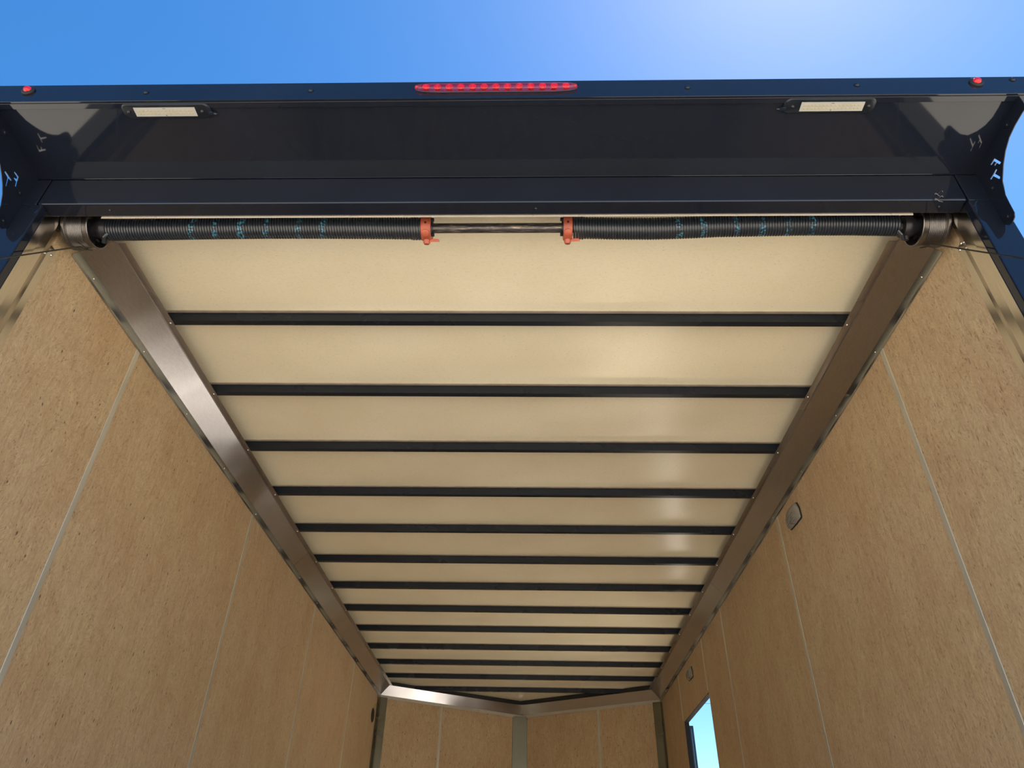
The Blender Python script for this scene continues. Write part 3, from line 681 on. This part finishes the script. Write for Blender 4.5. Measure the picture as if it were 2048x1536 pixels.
def drum(s, label):
    c = Vector((0, SY, SZ)); root = empty('cable_drum', (s * 1.17, SY, SZ)); tag(root, label, 'drum', 'cable drums by the walls')
    pr = [(1.2065, .0138), (1.2065, .0560), (1.2050, .0572), (1.1985, .0572), (1.1960, .0530)]
    x = 1.1960
    for k in range(10):
        pr += [(x - .0010, .0498), (x - .0020, .0490), (x - .0034, .0498), (x - .0044, .0512)]; x -= .0044
    pr += [(1.1500, .0520), (1.1385, .0535), (1.1365, .0548), (1.1345, .0540), (1.1345, .0505), (1.1400, .0485), (1.1650, .0465), (1.1650, .0138)]
    pr = [(a - .017, r_) for a, r_ in pr]
    MB().lathe(pr, c, (s, 0, 0), 56).build('grooved_barrel', 'drum', root, smooth=True)
    hub = MB().lathe([(1.1482, .0137), (1.1482, .030), (1.135, .027), (1.114, .0255), (1.105, .031), (1.095, .0325), (1.085, .0300), (1.085, .0137)], c, (s, 0, 0), 32).build('spring_hub', 'darksteel', root, smooth=True)
    for dg in (20, 75, 140, 230, 310):
        a = c + Vector((s * 1.145, 0, 0)); u = dimg(dg)
        MB().tube([a + u * .022, a + u * .0465 - Vector((s * .004, 0, 0))], .0035, 6).build('spoke', 'darksteel', root)
    for dg in (70, 205):
        a = c + dimg(dg) * .030 + Vector((s * 1.094, 0, 0)); MB().lathe([(0, .0075), (.011, .0065), (.013, .0001)], a, dimg(dg), 8).build('set_screw', 'darksteel', root)
drum(-1, 'grooved cast cable drum on the shaft beside the left wall')
drum(1, 'grooved cast cable drum on the shaft beside the right wall')
# steel cables, wound off the underside of the drums to the lowered ramp
for s, lab in ((-1, 'thin steel cable running out from the left cable drum'), (1, 'thin steel cable running out from the right cable drum')):
    A = Vector((s * 1.146, SY + .024, SZ - .0545)); B = Vector((s * 1.150, SY + .008, SZ - .0600)); T = Vector((s * 1.235, -.80, .12))
    A0 = Vector((s * 1.143, SY + .042, SZ - .038))
    c_ = MB().tube([A0, A, B, B.lerp(T, .3), B.lerp(T, .6), T], .0019, 8).build('lift_cable', 'cable', smooth=True, org=tuple(B)); tag(c_, lab, 'cable', 'ramp lift cables')

# ------------------------------------------------------------------ vents, hole, swarf
def oval_vent(yc, zc, ly, lz, label, slats_lo):
    root = empty('wall_vent', (W, yc, zc)); tag(root, label, 'vent')
    X = W - .0002
    def out(sc, dx):  # six-sided outline with softened corners
        raw = [(-.42, .42), (.06, .52), (.34, .48), (.53, .14), (.50, -.20), (.40, -.42), (-.10, -.50), (-.53, -.52), (-.53, -.02)]
        pts = []
        n = len(raw)
        for i in range(n):
            p0, p1, p2 = (Vector((*raw[(i + k) % n], 0)) for k in (-1, 0, 1))
            for f in (.0, .5, 1):
                a = p1.lerp(p0, .16); b_ = p1.lerp(p2, .16); q = a.lerp(p1, f).lerp(p1.lerp(b_, f), f); pts.append((X - dx, yc + q.x * ly * sc, zc + q.y * lz * sc))
        return pts
    rim = [out(1.05, 0), out(1.05, .003), out(1.0, .0045)]; n = len(rim[0])
    vs = [p for r in rim for p in r]; fs = [((r * n + k), r * n + (k + 1) % n, (r + 1) * n + (k + 1) % n, (r + 1) * n + k) for r in range(2) for k in range(n)] + [tuple(range(2 * n, 3 * n))]
    MB().add(vs, fs).build('gasket', 'hole', root, smooth=True)
    cov = [out(.97, .0045), out(.96, .010), out(.86, .016), out(.55, .021), out(.1, .0225)]
    vs = [p for r in cov for p in r]; fs = [((r * n + k), r * n + (k + 1) % n, (r + 1) * n + (k + 1) % n, (r + 1) * n + k) for r in range(4) for k in range(n)] + [tuple(range(4 * n, 5 * n))]
    MB().add(vs, fs).build('cover', 'vent', root, smooth=True)
    for k in range(4):
        z = zc - lz * (.38 - .14 * k) + (0 if slats_lo else .012); hl = ly * (.30 - .015 * k)
        dpt = .0205 + .0008 * k
        MB().hexa([(X - .012, yc - hl, z - .0012), (X - .012, yc + hl, z - .0012), (X - .012, yc + hl, z + .0024), (X - .012, yc - hl, z + .0024), (X - dpt - .002, yc - hl * .95, z - .004), (X - dpt - .002, yc + hl * .95, z - .004), (X - dpt - .002, yc + hl * .95, z - .001), (X - dpt - .002, yc - hl * .95, z - .001)]).build('slat', 'vent', root)
    return root
oval_vent(2.822, 2.832, .150, .082, 'grey plastic wall vent high on the right wall, the larger and nearer one', True)
oval_vent(5.288, 2.818, .165, .076, 'grey plastic wall vent above the side door, the farther and smaller one', False)
hl = empty('round_wall_port', (-W, 6.358, 2.737)); tag(hl, 'black round port in the left wall close to the front corner', 'port')
MB().lathe([(0, .056), (.003, .056), (.004, .053), (.004, .049), (.001, .046)], (-W, 6.358, 2.737), (1, 0, 0), 32).build('rim', 'blackrough', hl, smooth=True)
MB().lathe([(.0008, .0475), (.0005, .0001)], (-W, 6.358, 2.737), (1, 0, 0), 32).build('hole_shade_disc', 'hole', hl)  # uncut board: black disc paints in the dark of the open hole
cur = MB(); path = []
for k in range(60):
    t = k / 59; a = t * 7.5 * PI
    path.append((1.128 + .010 * math.cos(a * .5) - .012 * t, 1.198 - .003 * abs(math.sin(a)), 2.948 - .038 * t + .004 * math.sin(a)))
cw = MB().tube(path, .0006, 5).build('metal_shaving', 'drum', smooth=True, org=(1.125, 1.198, 2.93)); tag(cw, 'curly bright metal shaving hanging on the header above the right cable drum', 'shaving')

# ------------------------------------------------------------------ side door and its frame
dr_ = empty('door_1', (W, 5.26, ZF)); tag(dr_, kind='structure')
fr = MB(); x0, x1 = W - .001, W + .0325
fr.box(x0, x1, 4.803, 4.8148, ZF, 2.600); fr.box(x0, x1, 5.7002, 5.712, ZF, 2.600); fr.box(x0, x1, 4.815, 5.700, 2.5872, 2.600)
MB().box(W + .0005, x1, 4.815, 5.6995, 2.5835, 2.5870).build('head_jamb', 'matt', dr_)
MB().box(W + .0005, x1, 5.6965, 5.7000, ZF, 2.583).build('hinge_jamb', 'matt', dr_)
MB().box(W + .0005, x1, 4.8150, 4.8165, ZF, 2.583).build('latch_jamb', 'matt', dr_)
lf = MB().box(W + .0330, W + .0620, 5.706, 6.56, ZF + .02, 2.565).build('door_leaf', 'body', dr_, bevel=.002, bseg=1)
MB().box(W + .044, W + .0455, 5.7045, 5.7062, ZF + .03, 2.54).build('leaf_seam', 'flange', lf)

# ------------------------------------------------------------------ overhead cable seen through the door
pts = []
C0 = Vector((.0849, 0, 1.45)); dv = CF + CR * ((1414 - 1024) / 1427.99) - CU * ((1407 - 768) / 1427.99)
ctr = C0 + dv * 26.0; al = Vector((CR.x, CR.y, 0)).normalized()
for k in range(25):
    t = (k - 12) / 12; p = ctr + al * (t * 28); pts.append((p.x, p.y, p.z + .5 * t * t))
pl = MB().tube(pts, .007, 6).build('overhead_cable', 'wire', smooth=True, org=tuple(ctr)); tag(pl, 'thin overhead cable crossing the sky beyond the side door', 'cable')
